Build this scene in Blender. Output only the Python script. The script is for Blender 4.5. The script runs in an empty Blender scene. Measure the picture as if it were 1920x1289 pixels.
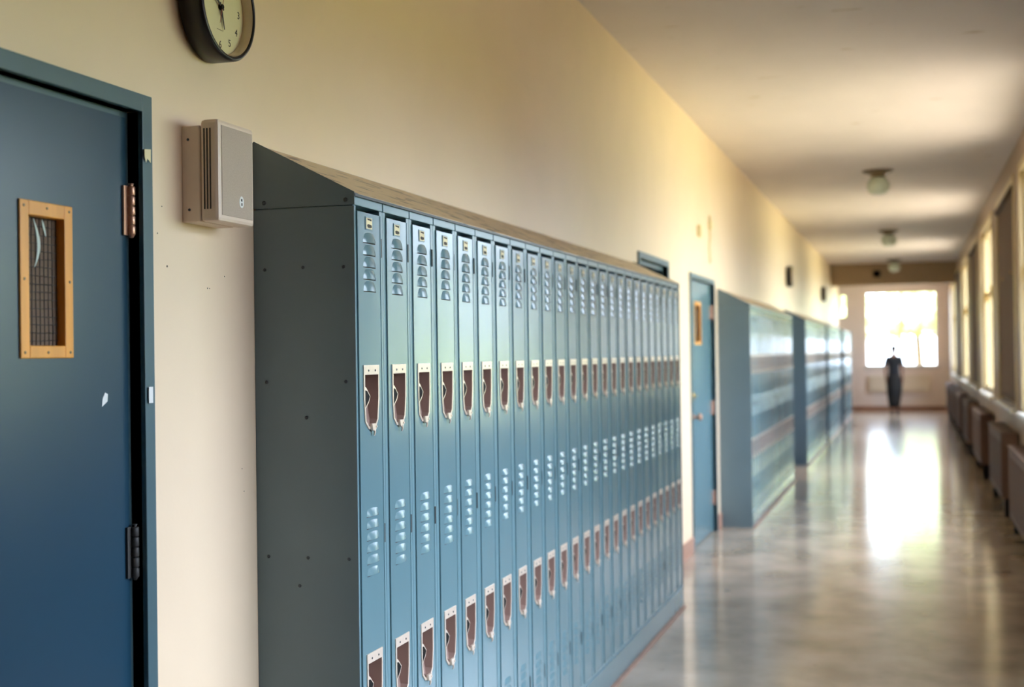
import bpy, bmesh, math, random
from mathutils import Vector, Matrix
random.seed(7)
SC = bpy.context.scene
COL = SC.collection

# ------------------------------------------------------------------ camera
H = 1.6
def fit_cam():
    f = 2450.0
    Y = Vector((1707-960, 655-644.5, f)).normalized()
    h2 = Vector((707-960, 655+13.5-644.5, f))
    n = Y.cross(h2).normalized()
    if n.y > 0: n = -n
    X = Y.cross(n)
    return Matrix((X, Y, n))
R = fit_cam()
cd = bpy.data.cameras.new('camera'); cam = bpy.data.objects.new('camera', cd); COL.objects.link(cam)
cd.sensor_width = 36; cd.lens = 2450/1920*36; cd.clip_end = 400; cd.clip_start = .05
r = R.col[0]; u = -R.col[1]; b = -R.col[2]
cam.matrix_world = Matrix(((r[0],u[0],b[0],0),(r[1],u[1],b[1],0),(r[2],u[2],b[2],H),(0,0,0,1)))
cd.dof.use_dof = True; cd.dof.focus_distance = 3.45; cd.dof.aperture_fstop = 2.6
SC.camera = cam

# ------------------------------------------------------------------ view, sky and sun
SC.view_settings.view_transform = 'Standard'; SC.view_settings.look = 'None'
SC.view_settings.gamma = 1; SC.view_settings.use_curve_mapping = False
SC.view_settings.exposure = 1.08
SC.cycles.use_denoising = True
SC.cycles.max_bounces = 10; SC.cycles.diffuse_bounces = 6; SC.cycles.glossy_bounces = 5
SC.cycles.transparent_max_bounces = 12; SC.cycles.sample_clamp_indirect = 12
SC.cycles.caustics_reflective = False; SC.cycles.caustics_refractive = False
W = bpy.data.worlds.new('sky'); SC.world = W; W.use_nodes = True
nt = W.node_tree; nt.nodes.clear()
wo = nt.nodes.new('ShaderNodeOutputWorld'); wb = nt.nodes.new('ShaderNodeBackground')
tc = nt.nodes.new('ShaderNodeTexCoord'); sx = nt.nodes.new('ShaderNodeSeparateXYZ'); cr = nt.nodes.new('ShaderNodeValToRGB')
nt.links.new(tc.outputs['Generated'], sx.inputs[0]); nt.links.new(sx.outputs['Z'], cr.inputs[0])
cr.color_ramp.elements[0].position = 0.0; cr.color_ramp.elements[0].color = (.66,.78,.96,1)
cr.color_ramp.elements[1].position = 0.38; cr.color_ramp.elements[1].color = (1.05,1.2,1.5,1)
nt.links.new(cr.outputs[0], wb.inputs['Color']); wb.inputs['Strength'].default_value = 6.4
nt.links.new(wb.outputs[0], wo.inputs[0])
sd = bpy.data.lights.new('sun', 'SUN'); sun = bpy.data.objects.new('sun', sd); COL.objects.link(sun)
sd.energy = 8.0; sd.angle = math.radians(1.0); sd.color = (1.0,.92,.82)
sun.rotation_euler = Vector((math.cos(math.radians(50))*.95, math.cos(math.radians(50))*.3, -math.sin(math.radians(50)))).to_track_quat('-Z','Y').to_euler()

# ------------------------------------------------------------------ material helpers
def lin(c):
    return tuple(((x/255)/12.92 if x/255 <= .04045 else ((x/255+.055)/1.055)**2.4) for x in c)
def mat(name, rgb, rough=.5, metal=0.0, spec=.5, coat=0.0, noise=0.0, nscale=8.0, bump=0.0, bscale=20.0, rgb2=None, stretch=(1,1,1), bdist=.01, dirt=None):
    m = bpy.data.materials.new(name); m.use_nodes = True
    nt = m.node_tree; bs = nt.nodes['Principled BSDF']
    c = (*lin(rgb), 1)
    bs.inputs['Base Color'].default_value = c
    bs.inputs['Roughness'].default_value = rough; bs.inputs['Metallic'].default_value = metal
    bs.inputs['Specular IOR Level'].default_value = spec
    if coat: bs.inputs['Coat Weight'].default_value = coat; bs.inputs['Coat Roughness'].default_value = .12
    t = nt.nodes.new('ShaderNodeTexCoord'); mp = nt.nodes.new('ShaderNodeMapping')
    geo = nt.nodes.new('ShaderNodeNewGeometry')
    nt.links.new(geo.outputs['Position'], mp.inputs[0]); mp.inputs['Scale'].default_value = stretch
    last = None
    if noise or rgb2:
        n = nt.nodes.new('ShaderNodeTexNoise'); n.inputs['Scale'].default_value = nscale; n.inputs['Detail'].default_value = 5
        nt.links.new(mp.outputs[0], n.inputs[0])
        rp = nt.nodes.new('ShaderNodeValToRGB')
        rp.color_ramp.elements[0].position = .35; rp.color_ramp.elements[1].position = .68
        c2 = (*lin(rgb2), 1) if rgb2 else tuple([x*(1-noise) for x in c[:3]]+[1])
        rp.color_ramp.elements[0].color = c2; rp.color_ramp.elements[1].color = c
        nt.links.new(n.outputs['Fac'], rp.inputs[0]); last = rp.outputs[0]
    if dirt:
        dc, ds, dst, lo = dirt
        mp2 = nt.nodes.new('ShaderNodeMapping'); mp2.inputs['Scale'].default_value = dst
        nt.links.new(geo.outputs['Position'], mp2.inputs[0])
        n2 = nt.nodes.new('ShaderNodeTexNoise'); n2.inputs['Scale'].default_value = ds; n2.inputs['Detail'].default_value = 3
        nt.links.new(mp2.outputs[0], n2.inputs[0])
        r2 = nt.nodes.new('ShaderNodeValToRGB'); r2.color_ramp.elements[0].position = lo; r2.color_ramp.elements[1].position = lo+.05
        nt.links.new(n2.outputs['Fac'], r2.inputs[0])
        mx = nt.nodes.new('ShaderNodeMix'); mx.data_type = 'RGBA'
        nt.links.new(r2.outputs[0], mx.inputs['Factor'])
        if last: nt.links.new(last, mx.inputs['A'])
        else: mx.inputs['A'].default_value = c
        mx.inputs['B'].default_value = (*lin(dc), 1); last = mx.outputs['Result']
    if last: nt.links.new(last, bs.inputs['Base Color'])
    if bump:
        nb = nt.nodes.new('ShaderNodeTexNoise'); nb.inputs['Scale'].default_value = bscale; nb.inputs['Detail'].default_value = 3
        nt.links.new(mp.outputs[0], nb.inputs[0])
        bn = nt.nodes.new('ShaderNodeBump'); bn.inputs['Strength'].default_value = bump; bn.inputs['Distance'].default_value = bdist
        nt.links.new(nb.outputs['Fac'], bn.inputs['Height']); nt.links.new(bn.outputs[0], bs.inputs['Normal'])
        if coat: nt.links.new(bn.outputs[0], bs.inputs['Coat Normal'])
    return m
def glass(name, tint=(1,1,1), refl=.06, rough=.0):
    m = bpy.data.materials.new(name); m.use_nodes = True; nt = m.node_tree; nt.nodes.clear()
    o = nt.nodes.new('ShaderNodeOutputMaterial'); tr = nt.nodes.new('ShaderNodeBsdfTransparent'); gl = nt.nodes.new('ShaderNodeBsdfGlossy')
    fr = nt.nodes.new('ShaderNodeFresnel'); gb = nt.nodes.new('ShaderNodeNewGeometry'); ma = nt.nodes.new('ShaderNodeMath'); ma.operation = 'MULTIPLY_ADD'; ma.inputs[1].default_value = 1/1.45-1.45; ma.inputs[2].default_value = 1.45
    nt.links.new(gb.outputs['Backfacing'], ma.inputs[0]); nt.links.new(ma.outputs[0], fr.inputs[0])
    mx = nt.nodes.new('ShaderNodeMixShader'); tr.inputs[0].default_value = (*tint,1); gl.inputs['Roughness'].default_value = rough
    nt.links.new(fr.outputs[0], mx.inputs[0]); nt.links.new(tr.outputs[0], mx.inputs[1]); nt.links.new(gl.outputs[0], mx.inputs[2]); nt.links.new(mx.outputs[0], o.inputs[0])
    return m

M = {}
M['wall'] = mat('cream_wall_paint', (238,214,183), .42, noise=.04, nscale=3, bump=.12, bscale=60, bdist=.002)
M['wall_far'] = mat('end_wall_paint', (242,230,224), .5, noise=.05, nscale=2)
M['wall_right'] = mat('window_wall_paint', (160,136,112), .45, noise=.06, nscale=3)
M['ceiling'] = mat('ceiling_plaster', (226,217,210), .7, noise=.07, nscale=1.6, stretch=(1.2,.6,1), bump=.2, bscale=12, bdist=.004,
                   dirt=((196,180,158), 5.0, (.7,2.6,1), .70))
M['soffit'] = mat('tan_beam_paint', (172,148,116), .6, noise=.05)
M['floor'] = mat('polished_floor_tile', (186,168,150), .15, spec=.8, rgb2=(146,130,110), nscale=2.2, stretch=(1,.8,1), bump=.02, bscale=2.5, bdist=.01,
                 dirt=((120,104,84), 7.0, (1,2.4,1), .70))
M['strip'] = mat('worn_terracotta_edge', (168,134,116), .5, noise=.2, nscale=12)
M['terracotta'] = mat('terracotta_base', (172,130,108), .4, noise=.15, nscale=9)
M['locker'] = mat('blue_grey_locker_enamel', (98,130,138), .2, spec=.6, noise=.05, nscale=5, bump=.06, bscale=5, bdist=.02, stretch=(1,1,.5))
M['panel'] = mat('dark_blue_grey_sheet', (102,120,128), .36, noise=.06, nscale=4, bump=.05, bscale=4)
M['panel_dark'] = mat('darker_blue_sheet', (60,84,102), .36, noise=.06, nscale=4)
M['post'] = mat('locker_post_enamel', (104,136,144), .28)
M['hood'] = mat('dusty_scuffed_sheen_hood', (204,182,148), .34, noise=.18, nscale=6, dirt=((84,72,62), 5.0, (9,1.0,9), .565))  # tan base mixes dust with the cream wall's reflection, put into the colour
M['dark'] = mat('black_gap', (20,18,17), .6)
M['hinge_dark'] = mat('dark_hinge_metal', (44,42,40), .6)
M['cup'] = mat('beige_latch_plate', (232,214,196), .3, metal=.35, noise=.08, nscale=60)
M['cup_in'] = mat('latch_cup_shade', (156,128,118), .35, metal=.2)  # same metal as the rim, recess shade put into a browner colour
M['bolt'] = mat('blackened_steel', (11,9,9), .7, spec=.2)
M['rivet'] = mat('rivet_head', (58,64,68), .35, metal=.4)
M['plate'] = mat('cream_number_card', (232,220,178), .5)
M['ink'] = mat('dark_ink', (40,30,26), .6)
M['redink'] = mat('red_brown_ink', (150,70,48), .6)
M['door'] = mat('teal_door_enamel', (28,62,82), .3, spec=.5, noise=.07, nscale=2.5, bump=.05, bscale=3, bdist=.01)
M['frame'] = mat('blue_grey_door_frame', (74,100,108), .35, noise=.08, nscale=6)
M['stop'] = mat('dark_door_stop', (46,56,62), .4)
M['wood'] = mat('orange_varnished_wood', (240,164,62), .38, noise=.18, nscale=5, stretch=(4,4,.6))
M['hinge'] = mat('copper_coloured_hinge', (196,150,124), .34, metal=.6)
M['wire'] = mat('glass_wire', (58,52,46), .5, metal=.4)
M['smoked'] = glass('wired_glass', (.8,.78,.74))
gn_ = M['smoked'].node_tree; df_ = gn_.nodes.new('ShaderNodeBsdfDiffuse'); df_.inputs[0].default_value = (*lin((134,116,102)),1); m2_ = gn_.nodes.new('ShaderNodeMixShader'); m2_.inputs[0].default_value = .7
src_ = [l for l in gn_.links if l.to_node.type == 'OUTPUT_MATERIAL'][0].from_socket; out_ = [n for n in gn_.nodes if n.type == 'OUTPUT_MATERIAL'][0]
gn_.links.new(src_, m2_.inputs[1]); gn_.links.new(df_.outputs[0], m2_.inputs[2]); gn_.links.new(m2_.outputs[0], out_.inputs[0])
M['glass'] = glass('window_glass', (.97,.98,.97))
M['white'] = mat('white_sticker_paper', (226,228,228), .6)
M['paper'] = mat('pale_tape', (190,204,200), .5)
M['black'] = mat('black_clock_plastic', (18,14,13), .3)
M['dial'] = mat('cream_clock_dial', (222,214,170), .5)
M['speaker'] = mat('ivory_speaker_plastic', (226,206,188), .4)
M['grille'] = mat('speaker_grille_mesh', (184,166,150), .6, noise=.15, nscale=500)
M['wframe'] = mat('cream_window_frame', (206,186,142), .4, noise=.06, nscale=5)
M['sill'] = mat('white_window_sill', (224,220,212), .25)
M['brass'] = mat('brass_latch', (214,180,110), .25, metal=.9)
M['blind'] = mat('added_blind_cloth', (92,74,60), .8)
bn_ = M['blind'].node_tree; tl_ = bn_.nodes.new('ShaderNodeBsdfTranslucent'); tl_.inputs[0].default_value = (*lin((190,150,110)),1); mxs = bn_.nodes.new('ShaderNodeMixShader'); mxs.inputs[0].default_value = .1
bn_.links.new(bn_.nodes['Principled BSDF'].outputs[0], mxs.inputs[1]); bn_.links.new(tl_.outputs[0], mxs.inputs[2]); bn_.links.new(mxs.outputs[0], bn_.nodes['Material Output'].inputs[0])
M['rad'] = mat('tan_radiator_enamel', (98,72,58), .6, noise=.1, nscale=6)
M['radw'] = mat('ivory_radiator_enamel', (224,212,192), .4)
M['concrete'] = mat('sunlit_concrete', (208,186,154), .8, noise=.12, nscale=1)
M['grass'] = mat('lawn_grass', (182,176,112), .9, rgb2=(164,160,98), nscale=2)
M['leaf'] = mat('green_leaves', (214,224,170), .6, rgb2=(190,204,140), nscale=1.4)
M['copper'] = mat('added_copper_leaves', (122,70,50), .6, rgb2=(90,54,40), nscale=2)
M['shrub'] = mat('added_hedge_leaves', (92,116,56), .6, rgb2=(62,84,40), nscale=2)
M['bark'] = mat('tree_bark', (96,78,60), .9)
M['brick'] = mat('outer_wall_plaster', (180,160,140), .8)
M['opal'] = mat('opal_glass_shade', (214,226,206), .12, spec=.7)
M['canopy'] = mat('tarnished_lamp_canopy', (120,104,80), .4, metal=.4)
M['cloth'] = mat('black_clothing', (11,10,12), .8)
M['navy'] = mat('dark_navy_shirt', (12,14,24), .8)
M['skin'] = mat('skin', (150,106,82), .5)
M['hair'] = mat('dark_hair', (22,16,12), .6)

# ------------------------------------------------------------------ mesh helpers
class MB:
    def __init__(s): s.bm = bmesh.new(); s.mi = 0
    def face(s, pts, mi=None):
        f = s.bm.faces.new([s.bm.verts.new(p) for p in pts]); f.material_index = s.mi if mi is None else mi; return f
    def box(s, x0,x1,y0,y1,z0,z1, mi=None):
        if x0>x1: x0,x1=x1,x0
        if y0>y1: y0,y1=y1,y0
        if z0>z1: z0,z1=z1,z0
        v = [s.bm.verts.new(p) for p in ((x0,y0,z0),(x1,y0,z0),(x1,y1,z0),(x0,y1,z0),(x0,y0,z1),(x1,y0,z1),(x1,y1,z1),(x0,y1,z1))]
        for q in ((0,3,2,1),(4,5,6,7),(0,1,5,4),(1,2,6,5),(2,3,7,6),(3,0,4,7)):
            f = s.bm.faces.new([v[i] for i in q]); f.material_index = s.mi if mi is None else mi
        return s
    def prism(s, poly, axis, a, b, mi=None):
        """poly: list of 2D pts in the other two axes (cyclic order), extruded from a to b along axis."""
        def P(p, t):
            if axis == 'x': return (t, p[0], p[1])
            if axis == 'y': return (p[0], t, p[1])
            return (p[0], p[1], t)
        A = [s.bm.verts.new(P(p,a)) for p in poly]; B = [s.bm.verts.new(P(p,b)) for p in poly]
        n = len(poly); fs = [s.bm.faces.new(A), s.bm.faces.new(B[::-1])]
        for i in range(n): fs.append(s.bm.faces.new((A[i],B[i],B[(i+1)%n],A[(i+1)%n])))
        for f in fs: f.material_index = s.mi if mi is None else mi
        return s
    def lathe(s, prof, origin, axis='z', seg=24, mi=None, smooth=True, caps=True):
        """prof: [(r, h)] swept about axis through origin"""
        rings = []
        for (r_, h) in prof:
            ring = []
            for k in range(seg):
                a = 2*math.pi*k/seg; c, d = r_*math.cos(a), r_*math.sin(a)
                p = {'z':(c,d,h),'x':(h,c,d),'y':(c,h,d)}[axis]
                ring.append(s.bm.verts.new((origin[0]+p[0],origin[1]+p[1],origin[2]+p[2])))
            rings.append(ring)
        for i in range(len(rings)-1):
            for k in range(seg):
                f = s.bm.faces.new((rings[i][k],rings[i][(k+1)%seg],rings[i+1][(k+1)%seg],rings[i+1][k]))
                f.smooth = smooth; f.material_index = s.mi if mi is None else mi
        for ring in ((rings[0], rings[-1]) if caps else ()):
            f = s.bm.faces.new(ring); f.material_index = s.mi if mi is None else mi
        return s
    def tube(s, pts, rad, seg=8, mi=None):
        pts = [Vector(p) for p in pts]; rings = []
        for i,p in enumerate(pts):
            d = (pts[min(i+1,len(pts)-1)]-pts[max(i-1,0)]).normalized()
            up = Vector((0,0,1)) if abs(d.z) < .9 else Vector((1,0,0))
            a = d.cross(up).normalized(); b_ = d.cross(a)
            rr = rad[i] if isinstance(rad,(list,tuple)) else rad
            rings.append([s.bm.verts.new(p+a*rr*math.cos(t)+b_*rr*math.sin(t)) for t in [2*math.pi*k/seg for k in range(seg)]])
        for i in range(len(rings)-1):
            for k in range(seg):
                f = s.bm.faces.new((rings[i][k],rings[i][(k+1)%seg],rings[i+1][(k+1)%seg],rings[i+1][k])); f.smooth=True
                f.material_index = s.mi if mi is None else mi
        s.bm.faces.new(rings[0]).material_index = s.mi; s.bm.faces.new(rings[-1]).material_index = s.mi
        return s
    def build(s, name, mats, parent=None, bevel=0.0, recalc=True):
        if recalc: bmesh.ops.recalc_face_normals(s.bm, faces=s.bm.faces)
        me = bpy.data.meshes.new(name); s.bm.to_mesh(me); s.bm.free()
        if not isinstance(mats,(list,tuple)): mats = [mats]
        for m in mats: me.materials.append(m)
        o = bpy.data.objects.new(name, me); COL.objects.link(o)
        if parent: o.parent = parent
        if bevel:
            bv = o.modifiers.new('bevel','BEVEL'); bv.width = bevel; bv.segments = 2; bv.limit_method = 'ANGLE'; bv.harden_normals = False
        return o
def empty(name, loc=(0,0,0), rz=0):
    o = bpy.data.objects.new(name, None); COL.objects.link(o); o.location = loc; o.rotation_euler = (0,0,rz); o.empty_display_size = .1; return o
def tag(o, label=None, cat=None, group=None, kind=None):
    if label: o['label'] = label
    if cat: o['category'] = cat
    if group: o['group'] = group
    if kind: o['kind'] = kind
    return o
def struct(o, label=None, cat=None):
    o['kind'] = 'structure'
    if label: o['label'] = label
    if cat: o['category'] = cat
    return o
def kids(o): return [c for c in list(COL.objects) if c.parent == o]
def copy_tree(o, parent=None, depth=9, cache={}, skip=()):
    c = o.copy(); COL.objects.link(c); c.parent = parent
    if depth > 0:
        for ch in cache.setdefault(o.name, kids(o)):
            if ch.name.split('.')[0] not in skip: copy_tree(ch, c, depth-1, skip=skip)
    return c
def kids_of(o): return [c for c in o.children]
ORD = ['first','second','third','fourth','fifth','sixth','seventh','eighth','ninth','tenth','eleventh','twelfth','thirteenth','fourteenth','fifteenth','sixteenth','seventeenth','eighteenth','nineteenth','twentieth','twenty-first','twenty-second','twenty-third','twenty-fourth','twenty-fifth']

# ------------------------------------------------------------------ room shell
XW, XL, XR, CZ = -1.68, -1.39, .97, 3.5
YB, YL, YE = -5.0, 33.0, 35.5          # behind camera, end of left wall, end wall
m = MB(); m.box(-4.6,1.35,YB,YE+.3,-.12,0); struct(m.build('floor', M['floor']), 'polished beige corridor floor', 'floor')
m = MB(); m.box(-4.6,1.45,YB-.3,YE+.3,CZ,CZ+.35); struct(m.build('ceiling', M['ceiling']), 'plaster corridor ceiling', 'ceiling')
# door openings in the left wall: (y0, y1, ztop)
D1 = (1.66,2.604,2.166); D2 = (8.36,9.38,2.22); D3 = (10.42,11.70,2.20)
m = MB(); y = YB
for (a,b_,zt) in (D1,D2,D3):
    m.box(XW-.15,XW,y,a,0,CZ); m.box(XW-.15,XW,a,b_,zt,CZ); y = b_
m.box(XW-.15,XW,y,YL,0,CZ)
struct(m.build('wall_left', M['wall']), 'cream painted corridor wall behind the lockers', 'wall')
m = MB(); m.box(-4.6,-4.5,YB,YE+.3,0,CZ); struct(m.build('wall_classroom', M['soffit']), 'dim wall of the rooms behind the doors', 'wall')
m = MB(); m.box(-4.5,XW-.15,7.6,7.7,0,CZ); m.box(-4.5,XW-.15,YL-.1,YL,0,CZ); struct(m.build('wall_partition', M['soffit']), 'partition between the rooms behind the doors', 'wall')
m = MB(); m.box(-4.6,1.35,YB-.2,YB,0,CZ); struct(m.build('wall_behind', M['wall']), 'wall at the near end of the corridor', 'wall')
# windows: (y0, y1, added blind)
WZ0, WZ1 = 1.02, 3.2
WIN = [(-3.6,-1.0,True),(-.8,1.5,True),(2.2,5.8,.52),(6.4,8.6,True),(9.3,12.6,False),(13.35,15.9,True),(16.8,19.4,False),(20.4,23.0,True),(23.9,26.4,False),(27.2,29.7,True),(30.6,33.0,False)]
m = MB(); y = YB
for (a,b_,_) in WIN:
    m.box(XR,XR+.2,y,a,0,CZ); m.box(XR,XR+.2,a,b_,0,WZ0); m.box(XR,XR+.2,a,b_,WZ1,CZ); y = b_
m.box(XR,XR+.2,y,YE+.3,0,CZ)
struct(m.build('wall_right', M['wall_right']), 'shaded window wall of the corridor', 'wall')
m = MB()
y = YB
segs = []
for (a,b_,zt) in (D1,D2,D3): segs.append((y,a-.05)); y = b_+.05
segs.append((y,YL))
for a,b_ in segs: m.box(XW,XW+.014,a,b_,0,.13)
struct(m.build('baseboard_left', M['terracotta'], bevel=.003), 'terracotta base strip along the locker wall', 'baseboard')
m = MB(); m.box(XR-.014,XR,YB,YE,0,.13); struct(m.build('baseboard_right', M['terracotta']), 'terracotta base strip below the windows', 'baseboard')
# end wall with a large window and a narrow one
EW = (-1.14,.68,1.14,3.12); SW = (-1.77,-1.60,2.45,3.05)
m = MB(); Y0,Y1 = YE,YE+.3
m.box(-4.6,SW[0],Y0,Y1,0,CZ); m.box(SW[0],SW[1],Y0,Y1,0,SW[2]); m.box(SW[0],SW[1],Y0,Y1,SW[3],CZ)
m.box(SW[1],EW[0],Y0,Y1,0,CZ); m.box(EW[0],EW[1],Y0,Y1,0,EW[2]); m.box(EW[0],EW[1],Y0,Y1,EW[3],CZ); m.box(EW[1],1.35,Y0,Y1,0,CZ)
struct(m.build('wall_end', M['wall_far']), 'pale wall at the far end of the corridor', 'wall')
m = MB(); m.box(-4.5,XR,YE-.016,YE,0,.12); struct(m.build('baseboard_end', M['terracotta']), 'brown base strip on the end wall', 'baseboard')
m = MB(); m.box(XW,XR,29.9,30.25,3.03,CZ); struct(m.build('trim_1', M['soffit']), 'tan beam crossing below the ceiling before the end window', 'beam')

# ------------------------------------------------------------------ windows
def window(n, a, b_, blind, label):
    w = empty('window_%d' % n, (XR+.035, a, WZ0)); struct(w, label, 'window')
    L = b_-a; Z = WZ1-WZ0
    m = MB()
    m.box(-.0,.08,0,.07,0,Z); m.box(0,.08,L-.07,L,0,Z); m.box(0,.08,.07,L-.07,0,.07); m.box(0,.08,.07,L-.07,Z-.07,Z)
    m.box(.0,.07,L/2-.035,L/2+.035,.07,Z-.07)
    m.box(.01,.07,.07,L-.07,1.27,1.34)
    m.box(-.035,0,0,.02,0,Z); m.box(-.035,0,L-.02,L,0,Z); m.box(-.035,0,.02,L-.02,Z-.02,Z)      # lining of the reveal
    m.box(-.05,-.035,-.06,.02,0,Z+.06); m.box(-.05,-.035,L-.02,L+.06,0,Z+.06); m.box(-.05,-.035,.02,L-.02,Z-.02,Z+.06)
    m.build('window_frame', M['wframe'], w, bevel=.004)
    m = MB(); m.box(.035,.041,.07,L-.07,.07,Z-.07); m.build('pane', M['glass'], w)
    m = MB(); m.box(-.10,0,-.06,L+.06,-.05,-.0); m.build('window_sill', M['sill'], w, bevel=.006)
    m = MB()
    for yy in (L*.25,L*.75):
        m.lathe([(.0,-.05),(.022,-.046),(.03,-.03),(.022,-.014),(.012,0)],(0.01,yy,1.33),'x',12)
        m.box(-.02,.01,yy-.012,yy+.012,1.2,1.33)
    m.build('sash_latch', M['brass'], w)
    if blind:  # blinds added to shape the daylight; the half-down one is out of view
        zb_ = .05 if blind is True else Z-blind
        m = MB(); m.box(-.03,-.024,.03,L-.03,zb_,Z-.05); m.lathe([(.03,.03),(.03,L-.03)],(-.04,0,Z-.06),'y',12)
        m.lathe([(.012,.03),(.012,L-.03)],(-.027,0,zb_),'y',8)
        m.build('added_blind', M['blind'], w)
    return w
k = 0
for (a,b_,bl) in WIN:
    k += 1
    window(k, a, b_, bl, ('window with an added brown blind drawn down, ' if bl is True else 'window with an added brown blind half down, ' if bl else 'cream framed window letting in daylight, ') + 'in the right wall, ' + ORD[k-1] + ' along')
def end_window(n, x0,x1,z0,z1, mull, trans, label):
    w = empty('window_%d' % n, (x0, YE+.1, z0)); struct(w, label, 'window'); L = x1-x0; Z = z1-z0; t = .05 if L > .5 else .02
    m = MB(); m.box(0,t,0,.07,0,Z); m.box(L-t,L,0,.07,0,Z); m.box(t,L-t,0,.07,0,t); m.box(t,L-t,0,.07,Z-t,Z)
    if mull: m.box(L/2-.03,L/2+.03,0,.06,t,Z-t)
    if trans: m.box(t,L-t,.01,.055,trans-.02,trans+.02)
    m.build('window_frame', M['radw'], w)
    m = MB(); m.box(t,L-t,.03,.036,t,Z-t); m.build('pane', M['glass'], w)
    if L > .5:
        m = MB(); m.box(-.05,L+.05,-.16,0,-.05,0); m.build('window_sill', M['sill'], w, bevel=.005)
end_window(12, *EW, True, .86, 'large bright two-part window at the far end of the corridor')
end_window(13, *SW, False, 0, 'narrow bright window high on the end wall')

# portals guide the daylight through the openings
def portal(loc, sx_, sy_, rot):
    ld = bpy.data.lights.new('daylight_opening','AREA'); ld.shape='RECTANGLE'; ld.size=sx_; ld.size_y=sy_; ld.cycles.is_portal=True
    o = bpy.data.objects.new('daylight_opening', ld); COL.objects.link(o); o.location = loc; o.rotation_euler = rot
for (a,b_,bl) in WIN:
    if bl is not True: portal((XR+.19,(a+b_)/2,(WZ0+WZ1)/2), WZ1-WZ0, b_-a, (0,math.radians(90),0))
portal(((EW[0]+EW[1])/2,YE+.25,(EW[2]+EW[3])/2), EW[1]-EW[0], EW[3]-EW[2], (math.radians(-90),0,0))

# ------------------------------------------------------------------ doors
def frame_mesh(y0, y1, zt, fw=.04, face=XW+.012, back=XW-.15):
    m = MB()
    m.box(back,face,y1,y1+fw,0,zt+fw); m.box(back,face,y0-fw,y0,0,zt+fw); m.box(back,face,y0,y1,zt,zt+fw)
    st = XW-.027       # stops behind the leaf line
    m.box(back,st,y1-.03,y1,0,zt); m.box(back,st,y0,y0+.03,0,zt); m.box(back,st,y0+.03,y1-.03,zt-.03,zt)
    return m
def hinge_mesh(z0, z1, y, x):
    m = MB(); n = 5; h = (z1-z0)/n
    for i in range(n): m.lathe([(.0085,z0+i*h+.0008),(.0095,z0+i*h+.003),(.0095,z0+(i+1)*h-.003),(.0085,z0+(i+1)*h-.0008)],(x+.006,y,0),'z',12)
    m.lathe([(.004,z0-.006),(.007,z0),(.004,z1),(.007,z1+.006)],(x+.006,y,0),'z',10)
    m.box(x-.004,x+.002,y-.022,y+.004,z0,z1)
    return m
def vision_panel(parent, y0,y1,z0,z1, xf, grid=True):
    """wood-framed wired-glass light in a door leaf, xf = leaf front"""
    t = .028
    m = MB()
    iy0,iy1,iz0,iz1 = y0+t,y1-t,z0+t-.002,z1-t-.002
    f = xf+.005
    m.box(xf-.045,f,y0,iy0,z0,z1); m.box(xf-.045,f,iy1,y1,z0,z1); m.box(xf-.045,f,iy0,iy1,z0,iz0); m.box(xf-.045,f,iy0,iy1,iz1,z1)
    o = m.build('vision_frame', M['wood'], parent, bevel=.002)
    m = MB(); m.box(xf-.02,xf-.016,iy0,iy1,iz0,iz1); m.build('wired_glass', M['smoked'], o)
    m = MB(); g = .0135; yy = iy0+.006
    while yy < iy1: m.tube([(xf-.0152,yy+random.uniform(-.001,.001),iz0+(iz1-iz0)*q/6) for q in range(7)], .0009, 4); yy += g
    zz = iz0+.01
    while zz < iz1: m.tube([(xf-.0152,iy0+(iy1-iy0)*q/4,zz+random.uniform(-.0012,.0012)) for q in range(5)], .0009, 4); zz += g*1.25
    m.build('wire_mesh', M['wire'], o)
    for (a,c) in ((y0+.012,z0+.012),(y1-.012,z0+.012),(y0+.012,z1-.012),(y1-.012,z1-.012),((y0+y1)/2,z0+.012),((y0+y1)/2,z1-.012),(y0+.012,(z0+z1)/2),(y1-.012,(z0+z1)/2)):
        q = MB(); q.lathe([(.0032,0),(.0026,.0012)],(f,a,c),'x',8); q.build('screw', M['canopy'], o)
    return o
# nearest door
d1 = empty('door_1', (0,0,0)); struct(d1, 'dark teal door with an orange wood framed wired glass slot', 'door')
XD = XW-.023      # leaf front
y0,y1,zt = D1
frame_mesh(y0,y1,zt).build('door_frame', M['frame'], d1, bevel=.0015)
ly1 = y1-.015
vy0,vy1,vz0,vz1 = 2.210,2.382,1.605,1.926
m = MB(); a_,b_ = XD-.004,XD
m.box(a_,b_,y0+.012,vy0+.004,.01,zt-.015); m.box(a_,b_,vy1-.004,ly1,.01,zt-.015); m.box(a_,b_,vy0+.004,vy1-.004,.01,vz0+.004); m.box(a_,b_,vy0+.004,vy1-.004,vz1-.004,zt-.015)
leaf = m.build('door_leaf', M['door'], d1)
vision_panel(leaf, vy0,vy1,vz0,vz1, XD)
hinge_mesh(1.883,1.995,ly1+.004,XD+.004).build('hinge', M['hinge'], d1)
hinge_mesh(1.105,1.22,ly1+.004,XD+.004).build('hinge', M['hinge_dark'], d1)
hinge_mesh(.25,.365,ly1+.004,XD+.004).build('hinge', M['hinge_dark'], d1)
m = MB(); m.prism([(2.487,1.497),(2.507,1.508),(2.509,1.524),(2.499,1.528),(2.489,1.514)],'x',XD,XD+.0006); tag(m.build('torn_sticker', M['white']), 'torn white sticker scrap on the teal door', 'sticker')
m = MB(); m.box(XW+.016,XW+.0168,2.611,2.628,1.50,1.537); tag(m.build('paper_sticker', M['white']), 'small white paper sticker on the door frame edge', 'sticker')
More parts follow.
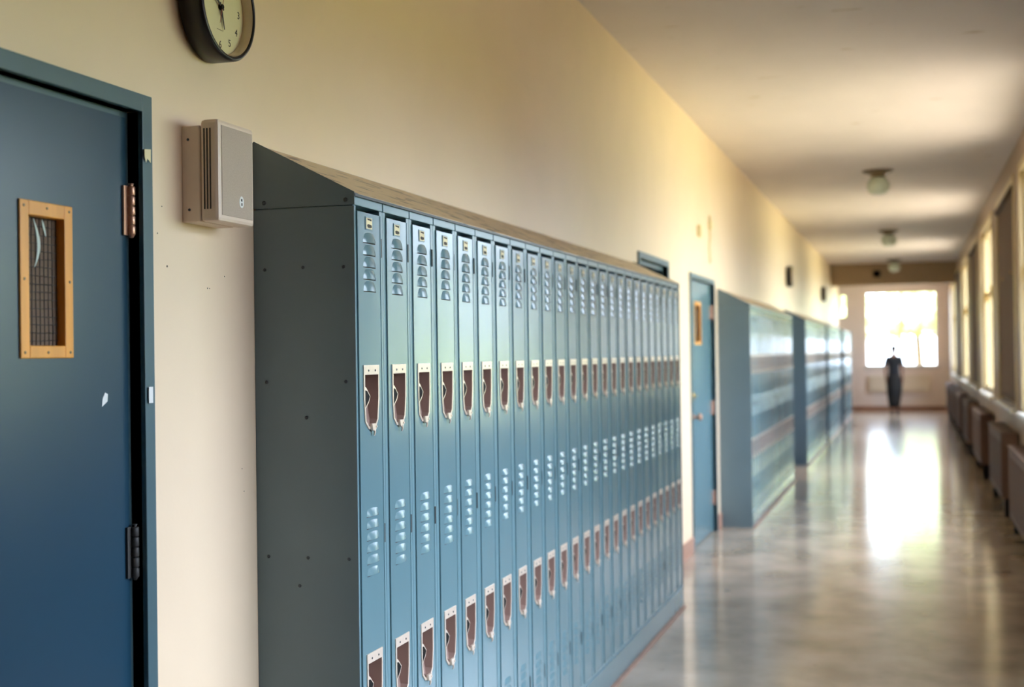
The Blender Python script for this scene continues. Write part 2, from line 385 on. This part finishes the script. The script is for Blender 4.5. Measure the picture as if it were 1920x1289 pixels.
m = MB(); m.prism([(2.604,2.08),(2.63,2.083),(2.629,2.052),(2.616,2.06),(2.61,2.05),(2.605,2.062)],'x',XW+.016,XW+.0166); tag(m.build('tape_scrap', M['plate']), 'chipped scrap of masking tape near the top of the door frame', 'tape')
for nm,lb,zc in (('deadbolt','round dark lock at the left edge of the teal door, upper',1.215),('door_knob','round dark knob on the teal door below the lock',1.1)):
    m = MB(); m.lathe([(.022,0),(.022,.004),(.012,.008),(.012,.012)],(XD,2.083,zc),'x',20)
    m.build('lock_rose' if nm=='deadbolt' else 'door_handle', M['bolt'], d1)
# tape strips seen behind the glass
m = MB()
def strip(pts, wmax):
    n = len(pts)-1
    ws = [wmax*math.sin(math.pi*(i+.25)/(n+.5))+.0004 for i in range(n+1)]
    for i in range(n):
        p,q = pts[i],pts[i+1]; w0,w1 = ws[i],ws[i+1]
        m.prism([(p[1]-w0,p[2]),(p[1]+w0,p[2]),(q[1]+w1,q[2]),(q[1]-w1,q[2])],'x',p[0],p[0]+.0005)
strip([(XD-.0145, 2.277+.024*math.sin(q/10*2.5)-.012*q/10, 1.893-.10*q/10) for q in range(11)], .0045)
strip([(XD-.0145, 2.305+.012*q/4, 1.893-.034*q/4) for q in range(5)], .003)
tag(m.build('paper_strip', M['paper'], None), 'two pale curved paper strips stuck inside the wired glass slot', 'paper')
# open doorway behind the lockers
d2 = empty('door_2'); struct(d2, 'blue-grey frame of an open doorway rising behind the lockers', 'door')
frame_mesh(*D2).build('door_frame', M['frame'], d2)
m = MB(); m.box(XW-.95,XW-.16,D2[0]+.04,D2[0]+.085,.01,D2[2]-.03); m.build('door_leaf', M['door'], d2)
# closed door beyond the lockers
d3 = empty('door_3'); struct(d3, 'blue-grey door with a wood framed slot between the two nearest locker rows', 'door')
frame_mesh(*D3).build('door_frame', M['frame'], d3)
y0,y1,zt = D3; vy0,vy1,vz0,vz1 = 10.76,11.1,1.66,2.02
m = MB(); m.box(a_,b_,y0+.012,vy0+.004,.01,zt-.015); m.box(a_,b_,vy1-.004,y1-.012,.01,zt-.015); m.box(a_,b_,vy0+.004,vy1-.004,.01,vz0+.004); m.box(a_,b_,vy0+.004,vy1-.004,vz1-.004,zt-.015)
leaf3 = m.build('door_leaf', M['locker'], d3)
vision_panel(leaf3, vy0,vy1,vz0,vz1, XD)
for zc in (1.95,1.1,.3):
    hinge_mesh(zc-.06,zc+.06,y1-.022,XD+.004).build('hinge', M['hinge'], d3)
m = MB(); m.lathe([(.035,0),(.035,.006),(.012,.01),(.012,.04),(.028,.05),(.03,.065),(.02,.075)],(XD,10.6,1.07),'x',16); m.build('door_handle', M['hinge'], d3)
m = MB(); m.lathe([(.035,0),(.035,.012),(.02,.018)],(XD,10.6,1.24),'x',16); m.box(XD+.012,XD+.03,10.56,10.68,1.232,1.248); m.build('deadbolt', M['brass'], d3)

# ------------------------------------------------------------------ lockers
UW = .2004; XO = XL
def cup_outline(zt, inset=0.0, top=0.0, yc=.1, w=.049):
    w -= inset
    return [(yc-w,zt-top),(yc+w,zt-top),(yc+w*.97,zt-.09),(yc+w*.80,zt-.145+inset*.3),(yc+w*.42,zt-.166+inset),(yc-w*.42,zt-.166+inset),(yc-w*.86,zt-.148+inset*.3),(yc-w,zt-.09)]
CUPS = (1.574,.806)
def louver(m, yc, z0, w=.044, h=.027, d=.0075, dome=True):
    """scooped vent: bulges outward, open slit at the bottom"""
    nu, nv = 8, 5; grid = []
    for i in range(nv+1):
        v = i/nv; row = []
        for j in range(nu+1):
            u_ = -1+2*j/nu
            half = w*(1-(v**2.2)*(.38 if dome else .18))
            zz = z0 + h*v*(1-.10*u_*u_) - (.0 if v else 0)
            x = d*(1-v)**.7*(1-abs(u_)**3)*1.0 + .0002
            row.append(m.bm.verts.new((x, yc+half*u_, zz)))
        grid.append(row)
    for i in range(nv):
        for j in range(nu):
            f = m.bm.faces.new((grid[i][j],grid[i][j+1],grid[i+1][j+1],grid[i+1][j])); f.smooth = True; f.material_index = 0
    # dark slit under the scoop
    m.face([(.0004,yc-w,z0),(.0004,yc+w,z0),(.0004,yc+w,z0-.0022),(.0004,yc-w,z0-.0022)], 1)
def make_locker():
    root = empty('locker')
    m = MB()
    m.box(-.285,-.044,.0006,UW-.0006,.13,2.022)
    for (a,b_) in ((.0006,.021),(UW-.021,UW-.0006)): m.box(-.044,-.0025,a,b_,.13,1.999)
    m.box(-.044,-.0005,.0035,UW-.0035,1.999,2.022); m.box(-.044,-.003,.0205,UW-.0205,.13,.146)
    m.build('locker_frame', M['post'], root, bevel=.0015)
    # door with two cup openings and three sets of vents
    m = MB(); y0,y1 = .0222,UW-.0222; T = -.018
    levels = [.149]
    def rect(za,zb): m.face([(0,y0,za),(0,y1,za),(0,y1,zb),(0,y0,zb)])
    zcur = .149
    for zt in sorted(CUPS):
        o = cup_outline(zt); # ordered tl,tr,r1,r2,br,bl,l2,l1
        zb = o[4][1]; rect(zcur,zb)
        Lp = [o[5],o[6],o[7],o[0]]; Rp = [o[4],o[3],o[2],o[1]]
        m.face([(0,y0,zb)]+[(0,p[0],p[1]) for p in Lp]+[(0,y0,zt)])
        m.face([(0,y1,zb)]+[(0,p[0],p[1]) for p in Rp]+[(0,y1,zt)])
        zcur = zt
    rect(zcur,1.985)
    zt = 1.985; zb = .149
    m.face([(0,y0,zb),(0,y0,zt),(T,y0,zt),(T,y0,zb)]); m.face([(0,y1,zb),(0,y1,zt),(T,y1,zt),(T,y1,zb)])
    m.face([(0,y0,zt),(0,y1,zt),(T,y1,zt),(T,y0,zt)]); m.face([(0,y0,zb),(0,y1,zb),(T,y1,zb),(T,y0,zb)])
    # rolled raised edges either side
    m.box(0,.0012,y0,y0+.004,zb,zt); m.box(0,.0012,y1-.004,y1,zb,zt)
    for i in range(5): louver(m, .1, 1.903-.0325*i+.002, w=.042, h=.028, d=.006)
    for i in range(6): louver(m, .1, 1.172-.0315*i, w=.040, h=.021, d=.006, dome=False)
    for i in range(6): louver(m, .1, .43-.0315*i, w=.040, h=.021, d=.006, dome=False)
    door = m.build('locker_door', [M['locker'],M['dark']], root, recalc=False)
    bm = bmesh.new(); bm.from_mesh(door.data)
    bm.normal_update()
    for f in bm.faces:
        if abs(f.normal.x) > .3 and f.normal.x < 0 : f.normal_flip()
    bm.to_mesh(door.data); bm.free()
    # card holder with a card
    m = MB(); m.box(0,.0016,.074,.121,1.940,1.975); m.build('number_plate', M['post'], door)
    pl = MB(); pl.box(.0016,.0022,.078,.117,1.943,1.972,0); pl.prism([(.084,1.9705),(.113,1.9695),(.110,1.964),(.098,1.966),(.087,1.966)],'x',.0022,.0026,1); pl.prism([(.083,1.953),(.091,1.9555),(.112,1.954),(.114,1.948),(.103,1.9455),(.086,1.946)],'x',.0022,.0026,1)
    pl.build('number_card', [M['plate'],M['ink']], door)
    for zt in CUPS:
        m = MB(); A = cup_outline(zt,-.003,-.003); B = cup_outline(zt,-.003,-.003); C = cup_outline(zt,.0045,.0235); D = cup_outline(zt,.008,.026)
        D = [(p[0],p[1]) for p in D]
        def ring(P,x): return [m.bm.verts.new((x,p[0],p[1])) for p in P]
        r0,r1,r2,r3 = ring(A,0.0),ring(B,.003),ring(C,.003),ring(C,.0015); r4 = [m.bm.verts.new((-.040+.030*max(0,(zt-.03-p[1])/.136)**2, p[0], p[1])) for p in D]
        for ra,rb,mi in ((r0,r1,0),(r1,r2,0),(r2,r3,0),(r3,r4,1)):
            for i in range(8):
                f = m.bm.faces.new((ra[i],ra[(i+1)%8],rb[(i+1)%8],rb[i])); f.material_index = mi
        f = m.bm.faces.new(r4); f.material_index = 1
        # lip shelf at the foot and two rivets in the top band
        cup = m.build('handle_cup', [M['cup'],M['cup_in']], door, bevel=.0008)
        for yy in (.079,.123): m = MB(); m.lathe([(.0032,0),(.0024,.0014)],(.003,yy,zt-.012),'x',8); m.build('rivet', M['rivet'], door)
        m = MB(); c = zt-.081
        m.prism([(.054,c-.036),(.054,c+.028),(.066,c+.022),(.090,c+.000),(.081,c-.016)],'x',-.03,.0022,0)
        m.prism([(.055,c-.029),(.055,c+.017),(.067,c+.015),(.085,c+.000),(.077,c-.012)],'x',.0022,.0032,1)
        m.build('latch_bolt', [M['cup'],M['bolt']], door)
        m = MB(); zb = zt-.166
        m.prism([(.084,zb+.012),(.116,zb+.012),(.112,zb-.004),(.104,zb-.008),(.096,zb-.008),(.088,zb-.004)],'x',.002,.010,0)
        m.tube([(.008,.101,zb-.004),(.009,.102,zb-.012),(.007,.102,zb-.021)],[.0045,.0032,.0022],8)
        m.lathe([(.003,0),(.0034,.003)],(.009,.11,zb+.003),'x',8)
        m.build('latch_pull', M['cup'], door, bevel=.001)
    for zc in (1.897,1.115,.36):
        m = MB(); m.box(-.0035,.0022,UW-.0235,UW-.0165,zc-.026,zc+.026); m.build('hinge', M['hinge_dark'], root)
    return root
proto = make_locker()
POSN = ['nearest row of lockers','second row of lockers, past the closed door','third row of lockers, beyond the dark panel','fourth row of lockers','farthest row of lockers']
SHORT = ['nearest','second','third','fourth','farthest']
BANKS = [(3.148,25),(11.965,22),(18.53,22),(23.57,22),(29.0,20)]
first = True
for bi,(yb,n) in enumerate(BANKS):
    for i in range(n):
        if first: o = proto; first = False
        else: o = copy_tree(proto, skip=() if bi == 0 else ('rivet',) if bi == 1 else ('rivet','latch_bolt','latch_pull','hinge','number_card'))
        o.location = (XO, yb+.004+i*UW, 0)
        if i == n-1: where = 'last of the '+SHORT[bi]+' row, counted from the camera'
        else: where = ORD[i]+' from the near end of the '+SHORT[bi]+' row'
        for ch in kids_of(o): 
            if ch.name.startswith('locker_door'): ch.rotation_euler = (0,0,math.radians(random.uniform(-.5,.5)*(1 if bi == 0 else 1.8)))
        tag(o, 'blue-grey steel locker, '+where, 'locker', 'lockers in the '+SHORT[bi]+' row')
    ye = yb+.004+n*UW
    # sloping hood
    h = empty('locker_hood', (XO,yb,2.022)); tag(h, 'dusty sloping metal hood, wall reflection painted into its tan, on top of the '+SHORT[bi]+' row of lockers', 'locker top')
    L = ye-yb+.004
    m = MB(); m.prism([(.004,0),(.004,.008),(-.287,.153),(-.29,.147),(-.29,0)],'y',.004,L-.004); m.build('sloping_sheet', M['hood'], h)
    m = MB(); m.box(.0,.006,.003,L-.003,-.001,.006); m.build('front_lip', M['stop'], h)
    for a in (.0005,L-.0035):
        m = MB(); m.prism([(.004,0),(.004,.008),(-.287,.153),(-.29,.147),(-.29,0)],'y',a,a+.003); m.build('end_cap', M['panel'], h)
    for a,lb in ((0,'near'),(L-.003,'far')):
        p = empty('locker_end_panel', (XO,yb+a+(-.0012 if a==0 else .0012),0)); tag(p, ('riveted dark blue-grey' if bi < 2 else 'navy-toned')+' side panel closing the '+lb+' end of the '+SHORT[bi]+' row of lockers', 'locker side panel')
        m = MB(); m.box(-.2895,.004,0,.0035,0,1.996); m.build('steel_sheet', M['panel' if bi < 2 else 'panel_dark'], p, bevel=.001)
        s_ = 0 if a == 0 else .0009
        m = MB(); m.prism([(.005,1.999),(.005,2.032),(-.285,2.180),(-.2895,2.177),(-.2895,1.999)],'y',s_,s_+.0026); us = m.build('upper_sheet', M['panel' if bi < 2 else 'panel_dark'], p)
        if a == 0:
            for (x_,z_) in ((-.257,2.014),(-.02,2.012)): m = MB(); m.lathe([(.0035,-.004),(.006,-.0015),(.006,0)],(x_,0,z_),'y',10); m.build('rivet', M['rivet'], us)
        if a == 0:
            pts_ = [(-.257,1.835),(-.145,1.838),(-.028,1.836),(-.255,1.535),(-.025,1.535),(-.14,1.44),(-.255,1.07),(-.14,1.07),(-.022,1.07),(-.165,.995),(-.255,.5),(-.14,.5),(-.022,.5)]
            for (x_,z_) in pts_:
                q = MB(); q.lathe([(.0028,-.0028),(.0048,-.0012),(.0048,0)],(x_,0,z_),'y',8); q.build('rivet', M['rivet'], p)
                if bi: break
    m = MB(); m.box(-.28,.002,.0,L-.0085,0,.13); b0 = m.build('locker_plinth', M['locker'], None); b0.location = (XO,yb+.004,0)
    tag(b0, 'blue-grey plinth under the '+SHORT[bi]+' row of lockers', 'plinth')
    m = MB(); m.box(.0025,.02,0,L-.004,.0,.012); b0 = m.build('floor_strip', M['strip'], None); b0.location = (XO,yb+.004,0)
    tag(b0, 'thin terracotta strip on the floor along the '+SHORT[bi]+' row of lockers', 'floor strip')

# ------------------------------------------------------------------ wall clocks
def clock(loc, label, r_=.136, dep=.072, detail=True):
    c = empty('wall_clock', loc); tag(c, label, 'clock', 'black rimmed wall clocks')
    m = MB(); m.lathe([(r_*.9,0),(r_,.008),(r_,dep-.006),(r_-.004,dep),(r_-.0105,dep),(r_-.012,dep-.004),(r_-.018,dep-.030)],(0,0,0),'x',72); m.build('clock_case', M['black'], c)
    ri = r_-.0125
    m = MB(); m.lathe([(ri,dep-.004),(ri-.004,dep-.028),(ri-.006,dep-.028),(ri-.0005,dep-.003)],(0,0,0),'x',72,caps=False)
    m.build('inner_rim', M['speaker'], c)
    m = MB(); m.lathe([(ri-.004,dep-.0345),(ri-.004,dep-.0285)],(0,0,0),'x',72); d = m.build('dial', M['dial'], c)
    fx = dep-.0281
    for n in range(1,13):
        a = math.radians(30*n)
        cu = bpy.data.curves.new('numeral','FONT'); cu.body = str(n); cu.size = .026; cu.extrude = .0002; cu.align_x='CENTER'; cu.align_y='CENTER'
        t = bpy.data.objects.new('numeral', cu)
        t.matrix_basis = Matrix.Translation((fx,.094*math.sin(a),.094*math.cos(a))) @ Matrix(((0,0,1,0),(1,0,0,0),(0,1,0,0),(0,0,0,1)))
        COL.objects.link(t); bpy.context.view_layer.update(); me = bpy.data.meshes.new_from_object(t.evaluated_get(bpy.context.evaluated_depsgraph_get())); me.materials.clear(); me.materials.append(M['ink'])
        o = bpy.data.objects.new('numeral', me); COL.objects.link(o); o.parent = d; o.matrix_local = t.matrix_basis.copy(); bpy.data.objects.remove(t)
    def hand(nm, ang, L, w, x, mt, back=.012):
        m = MB(); m.prism([(-w,-back),(w,-back),(w*1.2,L*.3),(w*.35,L),(-w*.35,L),(-w*1.2,L*.3)],'x',0,.0008)
        o = m.build(nm, mt, c); o.location = (x,0,0); o.rotation_euler = (-math.radians(ang),0,0); return o
    hand('hour_hand', 163, .056, .0034, fx+.003, M['ink'])
    hand('minute_hand', 302, .085, .0026, fx+.005, M['ink'])
    hand('second_hand', 196, .045, .0009, fx+.007, M['redink'], .02)
    m = MB(); m.lathe([(.008,0),(.006,.009)],(fx,0,0),'x',14); m.build('hub', M['bolt'], c)
    m = MB(); m.box(fx,fx+.0003,-.016,.014,-.058,-.0565); m.build('dial_mark', M['canopy'], c)
    return c
clock((XW,2.905,2.478), 'black rimmed wall clock with cream dial above the white speaker')
clock((XW,19.0,2.66), 'black wall clock seen edge-on above the second row of lockers', .15,.09)
clock((XW,26.7,2.72), 'black wall clock seen edge-on farthest down the corridor', .15,.09)

# ------------------------------------------------------------------ wall speaker
s = empty('wall_speaker', (XW,2.79,1.93)); tag(s, 'ivory wall speaker box between the teal door and the lockers', 'speaker')
m = MB(); m.box(0,.05,0,.165,.0,.233); m.build('back_box', M['speaker'], s, bevel=.003)
m = MB(); m.box(.05,.10,-.0,.178,.0,.247); sb = m.build('front_cover', M['speaker'], s, bevel=.009)
m = MB()
for xx in (.060,.068,.076): m.box(xx,xx+.0035,-.0008,.002,.03,.225)
m.build('side_slots', M['ink'], sb)
m = MB(); m.box(.0995,.1015,.014,.166,.016,.233); g_ = m.build('speaker_grille', M['grille'], s, bevel=.002)
m = MB(); m.prism([(.108+.011*math.cos(t),.056+.0145*math.sin(t)) for t in [2*math.pi*k/20 for k in range(20)]],'x',.1015,.1022,0)
m.box(.1022,.1026,.1045,.111,.058,.064,1); m.box(.1022,.1026,.106,.111,.047,.054,1); m.build('badge', [M['white'],M['ink']], s)
m = MB()
for (x_,z_) in ((.02,.03),(.018,.2)): m.lathe([(.0035,-.0012),(.0035,.0)],(x_,0,z_),'y',8)
m.build('screw', M['rivet'], s)

# small marks and fittings on the wall
m = MB()
for (y_,z_,r_) in ((2.905,1.776,.0022),(2.915,1.776,.0018),(2.70,1.96,.0016),(2.68,1.895,.002),(2.72,1.82,.003),(2.99,1.81,.0018),(3.07,1.31,.0016),(3.08,1.25,.0016)):
    m.lathe([(r_,0),(r_*.7,.0006)],(XW,y_,z_),'x',8)
tag(m.build('screw_holes', M['ink']), 'scattered small dark screw holes in the cream wall by the speaker', 'holes', kind='stuff')
m = MB(); m.box(XW,XW+.035,10.83,10.93,2.56,2.66); tag(m.build('thermostat', M['plate'], bevel=.006), 'small beige thermostat box high above the far door', 'thermostat')
m = MB(); m.tube([(XW+.008,11.5,2.8),(XW+.008,11.52,2.6),(XW+.008,11.46,2.52),(XW+.008,11.5,2.38)],.01,6); m.box(XW,XW+.03,11.45,11.55,2.68,2.75); tag(m.build('conduit', M['plate']), 'thin painted conduit on the wall above the far door', 'conduit')

# ------------------------------------------------------------------ radiators
def radiator(loc, L, label, mt, Hh=.62, dep=.15):
    r0 = empty('radiator', loc); tag(r0, label, 'radiator', 'convector radiators below the windows')
    m = MB(); m.box(0,dep,0,L,0,Hh-.012); bd = m.build('cabinet', mt, r0, bevel=.006)
    m = MB()
    k = .06
    while k < L-.06: m.box(-.005,0,k,k+.035,.05,Hh-.09); k += .07
    m.build('front_ribs', mt, bd, bevel=.002)
    m = MB(); m.box(-.012,dep,-.006,L+.006,Hh-.012,Hh); m.build('top_cover', mt, r0, bevel=.004)
    m = MB(); k = .08
    while k < L-.1: m.box(.02,dep-.02,k,k+.02,Hh,Hh+.004); k += .035
    m.build('grille', mt, r0)
    for yy in (.05,L-.09):
        m = MB(); m.box(.03,dep-.02,yy,yy+.04,-loc[2],0); m.build('foot', M['bolt'], r0)
    return r0
for i,(a,b_,z0) in enumerate(((3.3,5.4,.14),(6.4,8.5,.14),(9.6,12.05,.14),(13.1,15.0,.18),(16.9,18.9,.18),(20.5,22.5,.18),(24.0,26.0,.18),(27.3,29.3,.18),(30.8,32.6,.18))):
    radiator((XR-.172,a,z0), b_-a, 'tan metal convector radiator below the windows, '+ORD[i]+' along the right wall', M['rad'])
er = radiator((0,0,0),1.53,'ivory convector radiator below the big window on the end wall', M['radw'], .42)
er.location = (-1.04+1.53, YE-.1505, .5); er.rotation_euler = (0,0,math.radians(90))
for ch in kids(er):
    if ch.name.startswith('foot'): bpy.data.objects.remove(ch)

# ------------------------------------------------------------------ ceiling lamps and beam sign
def lamp(y_, label, x_=-.30, big=1.0):
    l = empty('ceiling_lamp', (x_,y_,CZ)); tag(l, label, 'ceiling lamp', 'schoolhouse ceiling lamps')
    m = MB(); m.lathe([(.16*big,0),(.165*big,-.012),(.12*big,-.03),(.075*big,-.05),(.07*big,-.075)],(0,0,0),'z',28); m.build('canopy', M['canopy'], l)
    m = MB(); m.lathe([(.07*big,-.07),(.085*big,-.085),(.11*big,-.12),(.12*big,-.165),(.108*big,-.21),(.08*big,-.245),(.02*big,-.255)],(0,0,0),'z',28); m.build('glass_shade', M['opal'], l)
    return l
lamp(14.4,'schoolhouse ceiling lamp with pale green glass, nearest one in sight')
lamp(21.7,'schoolhouse ceiling lamp, middle one of those in sight')
lamp(28.8,'schoolhouse ceiling lamp hanging just before the tan beam', big=1.05)
m = MB(); m.box(-.76,-.61,29.84,29.9,3.2,3.34); m.lathe([(.05,-.012),(.045,0)],(-.685,29.84,3.27),'y',16); tag(m.build('beam_box', M['bolt'], bevel=.01), 'small dark box fixed to the tan beam beside the lamp', 'box')

# ------------------------------------------------------------------ person walking away
def skin_mesh(name, pts, edges, rad, mt, parent=None, sub=2, root=0):
    me = bpy.data.meshes.new(name); me.from_pydata(pts, edges, []); me.materials.append(mt)
    o = bpy.data.objects.new(name, me); COL.objects.link(o)
    sk = o.modifiers.new('skin','SKIN'); sk.use_smooth_shade = True
    for i,r_ in enumerate(rad):
        v = me.skin_vertices[0].data[i]; v.radius = (r_,r_) if not isinstance(r_,tuple) else r_; v.use_root = (i==root)
    sb = o.modifiers.new('sub','SUBSURF'); sb.levels = sub; sb.render_levels = sub
    if parent: o.parent = parent
    return o
P0 = empty('person', (-.40,33.9,0)); tag(P0, 'person in dark clothes walking away towards the bright end window', 'person')
P0.scale = (1,1,1)
bp = [(0,0,.93),(0,.02,1.08),(0,.03,1.25),(0,.02,1.38),(0,.02,1.46),(0,.03,1.53),(0,.05,1.60),(0,.04,1.67),   # 0-7 spine, neck, head
      (.15,.02,1.38),(.205,-.03,1.11),(.205,.05,.87),(.203,.07,.80),     # 8-11 right arm
      (-.15,.02,1.38),(-.205,.06,1.11),(-.195,.16,.88),(-.19,.19,.81),  # 12-15 left arm
      (.085,0,.88),(.08,.09,.50),(.07,.05,.10),(.07,.12,.035),            # 16-19 right leg
      (-.085,0,.88),(-.07,.0,.49),(-.06,-.08,.12),(-.06,-.02,.035)]
be = [(0,1),(1,2),(2,3),(3,4),(4,5),(5,6),(6,7),(3,8),(8,9),(9,10),(10,11),(3,12),(12,13),(13,14),(14,15),(0,16),(16,17),(17,18),(18,19),(0,20),(20,21),(21,22),(22,23)]
br = [(.13,.10),(.11,.09),(.14,.10),(.12,.085),.046,.066,.086,.06, .052,.038,.024,.028, .052,.038,.024,.028, .085,.055,.038,.034, .085,.055,.038,.034]
for w_,h_,dy in ((10,11,.01),(14,15,.025)):            # four fingers and a thumb on each hand
    for q,L_ in enumerate((.062,.074,.070,.052)):
        a0 = len(bp); hx,hy,hz = bp[h_]
        bp += [(hx,hy-.024+.016*q,hz-.035),(hx-.006*(1 if hx>0 else -1),hy-.024+.016*q+dy*.5,hz-.035-L_)]
        be += [(h_,a0),(a0,a0+1)]; br += [.010,.0075]
    a0 = len(bp); hx,hy,hz = bp[h_]; bp += [(hx,hy+.035,hz+.005),(hx,hy+.05,hz-.04)]; be += [(h_,a0),(a0,a0+1)]; br += [.011,.009]
skin_mesh('body', bp, be, br, M['skin'], P0)
skin_mesh('hair', [(0,.02,1.545),(0,.02,1.62),(0,.02,1.675),(0,-.05,1.68),(0,-.055,1.715)],[(0,1),(1,2),(2,3),(3,4)],[.062,.098,.075,.05,.045],M['hair'],P0)
skin_mesh('shirt', [(0,0,.90),(0,.02,1.08),(0,.03,1.25),(0,.02,1.38),(.16,.02,1.38),(.208,-.02,1.17),(-.16,.02,1.38),(-.208,.05,1.18),(0,.02,1.43)],[(0,1),(1,2),(2,3),(3,4),(4,5),(3,6),(6,7),(3,8)],[(.175,.14),(.135,.115),(.158,.12),(.145,.105),.068,.058,.068,.058,.058],M['navy'],P0)
m = MB(); prof = [(.145,.12,.98,0),(.175,.145,.86,.0),(.19,.17,.65,.01),(.175,.19,.45,.02),(.15,.18,.28,.0),(.125,.16,.16,.0)]
rings = [[m.bm.verts.new((a*math.cos(t)*(1+.03*math.sin(5*t+q)),yo+b2*math.sin(t),z_)) for t in [2*math.pi*k/24 for k in range(24)]] for q,(a,b2,z_,yo) in enumerate(prof)]
for i in range(len(rings)-1):
    for k in range(24): f = m.bm.faces.new((rings[i][k],rings[i][(k+1)%24],rings[i+1][(k+1)%24],rings[i+1][k])); f.smooth=True
m.bm.faces.new(rings[0]); m.bm.faces.new(rings[-1])
sk_ = m.build('long_skirt', M['cloth'], P0)
for sx_,pp in ((.07,(.07,.03)),(-.06,(-.06,-.10))):
    m = MB(); m.tube([(sx_,pp[1]-.03,.06),(sx_,pp[1]+.05,.05),(sx_,pp[1]+.14,.035),(sx_,pp[1]+.2,.03)],[.045,.046,.042,.025],10); m.build('shoe', M['cloth'], P0)

# ------------------------------------------------------------------ outdoors
m = MB(); m.box(1.3,9.0,-40,70,-.5,-.45); m.box(-8,1.3,YE+.3,60,-.5,-.45); struct(m.build('ground_path', M['concrete']), 'sunlit concrete yard outside the windows', 'ground')
m = MB(); m.box(9.0,90,-60,140,-.5,-.44); m.box(-60,9.0,60,140,-.5,-.44); struct(m.build('ground_lawn', M['grass']), 'bright lawn beyond the yard', 'ground')
def leafball(m, c, r_, n, sz=.16):
    for _ in range(n):
        d = Vector((random.gauss(0,1),random.gauss(0,1),random.gauss(0,1))).normalized()
        p = Vector(c)+d*r_*random.uniform(.72,1.05)
        a = Vector((random.gauss(0,1),random.gauss(0,1),random.gauss(0,1))).normalized()*sz
        b2 = a.cross(d+Vector((.1,.2,.3))).normalized()*sz*.6
        m.face([p-a, p+b2, p+a, p-b2])
def tree_proto():
    t = empty('tree'); m = MB(); m.tube([(0,0,-.1),(.05,0,1.2),(0,.05,2.4),(.1,0,3.6)],[.2,.16,.13,.07],8); m.build('trunk', M['bark'], t)
    m = MB()
    for c,r_,n in (((0,0,4.2),1.7,900),((1.1,.4,3.5),1.1,450),((-1.1,-.3,3.6),1.2,500),((.1,1.2,3.3),1.1,450),((.2,-1.1,3.4),1.1,450),((0,0,5.5),1.1,400)):
        leafball(m, c, r_, n)
        m.lathe([(r_*.15,-r_*.68),(r_*.55,-r_*.4),(r_*.7,0),(r_*.55,r_*.4),(r_*.15,r_*.68)],c,'z',10)
    m.build('crown', M['leaf'], t, recalc=False); return t
tp = tree_proto()
spots = [(-3.4,58,'tree beyond the end window, left of centre'),(.4,66,'tree seen through the middle of the end window'),(3.4,60,'tree beyond the end window, right of centre'),
         (24,22,'nearest lawn tree outside the right windows'),(26,34,'second lawn tree outside the right windows'),(23,46,'third lawn tree outside the right windows'),(27,58,'fourth lawn tree outside the right windows'),(25,72,'fifth lawn tree outside the right windows')]
for i,(x_,y_,lb) in enumerate(spots):
    o = tp if i == 0 else copy_tree(tp)
    o.location = (x_,y_,-.45); o.rotation_euler = (0,0,i*1.3); s_ = 1.0+.12*(i%3); o.scale = (s_,s_,s_)
    tag(o, 'leafy green '+lb, 'tree', 'trees on the lawn')
m = MB()
for i in range(90):
    leafball(m, (20+random.uniform(-.4,.4), 8+i*.9, .5+random.uniform(0,1.0)), 1.1, 60, .14)
m.box(19.4,20.6,7,89,-.45,1.9)
tag(m.build('hedge', M['leaf'], recalc=False), 'long sunlit hedge along the lawn outside the right windows', 'hedge', kind='stuff')
m = MB()
for i in range(60):
    leafball(m, (2.45+random.uniform(-.25,.25), -1.6+i*.165, random.uniform(.1,1.2)), .42, 70, .06)
m.box(2.15,2.75,-1.8,8.3,-.45,1.4)  # unseen hedge, added to cut ground bounce onto the upper wall
tag(m.build('added_clipped_hedge', M['shrub'], recalc=False), 'unseen dark clipped hedge added outside the nearest windows to block ground light', 'hedge', kind='stuff')
proto_c = tree_proto()  # unseen trees, added to block low sky and bounce warm light inside
for ch in proto_c.children:
    if ch.name.startswith('crown'): ch.data = ch.data.copy(); ch.data.materials.clear(); ch.data.materials.append(M['copper'])
for i,(x_,y_) in enumerate(((13.6,-12),(14.2,-6.8),(13.6,-1.6),(14.2,3.6))):
    o = proto_c if i == 0 else copy_tree(proto_c)
    o.location = (x_,y_,-.45); o.rotation_euler = (0,0,i*2.1); o.scale = (1,1,.82)
    tag(o, 'unseen copper-leaved tree added to dim the daylight through the nearest windows, '+ORD[i]+' of the row', 'tree', 'added copper-leaved trees')
m = MB()
for i in range(70): leafball(m, (10.0+random.uniform(-.3,.3), -12+i*.25, random.uniform(.3,2.2)), .8, 70, .1)
m.box(9.6,10.4,-12.3,5.4,-.45,2.4)  # added out of view to keep bright ground off the near wall
tag(m.build('added_copper_hedge', M['copper'], recalc=False), 'unseen tall copper-leaved hedge added in front of the copper trees to block light', 'hedge', kind='stuff')
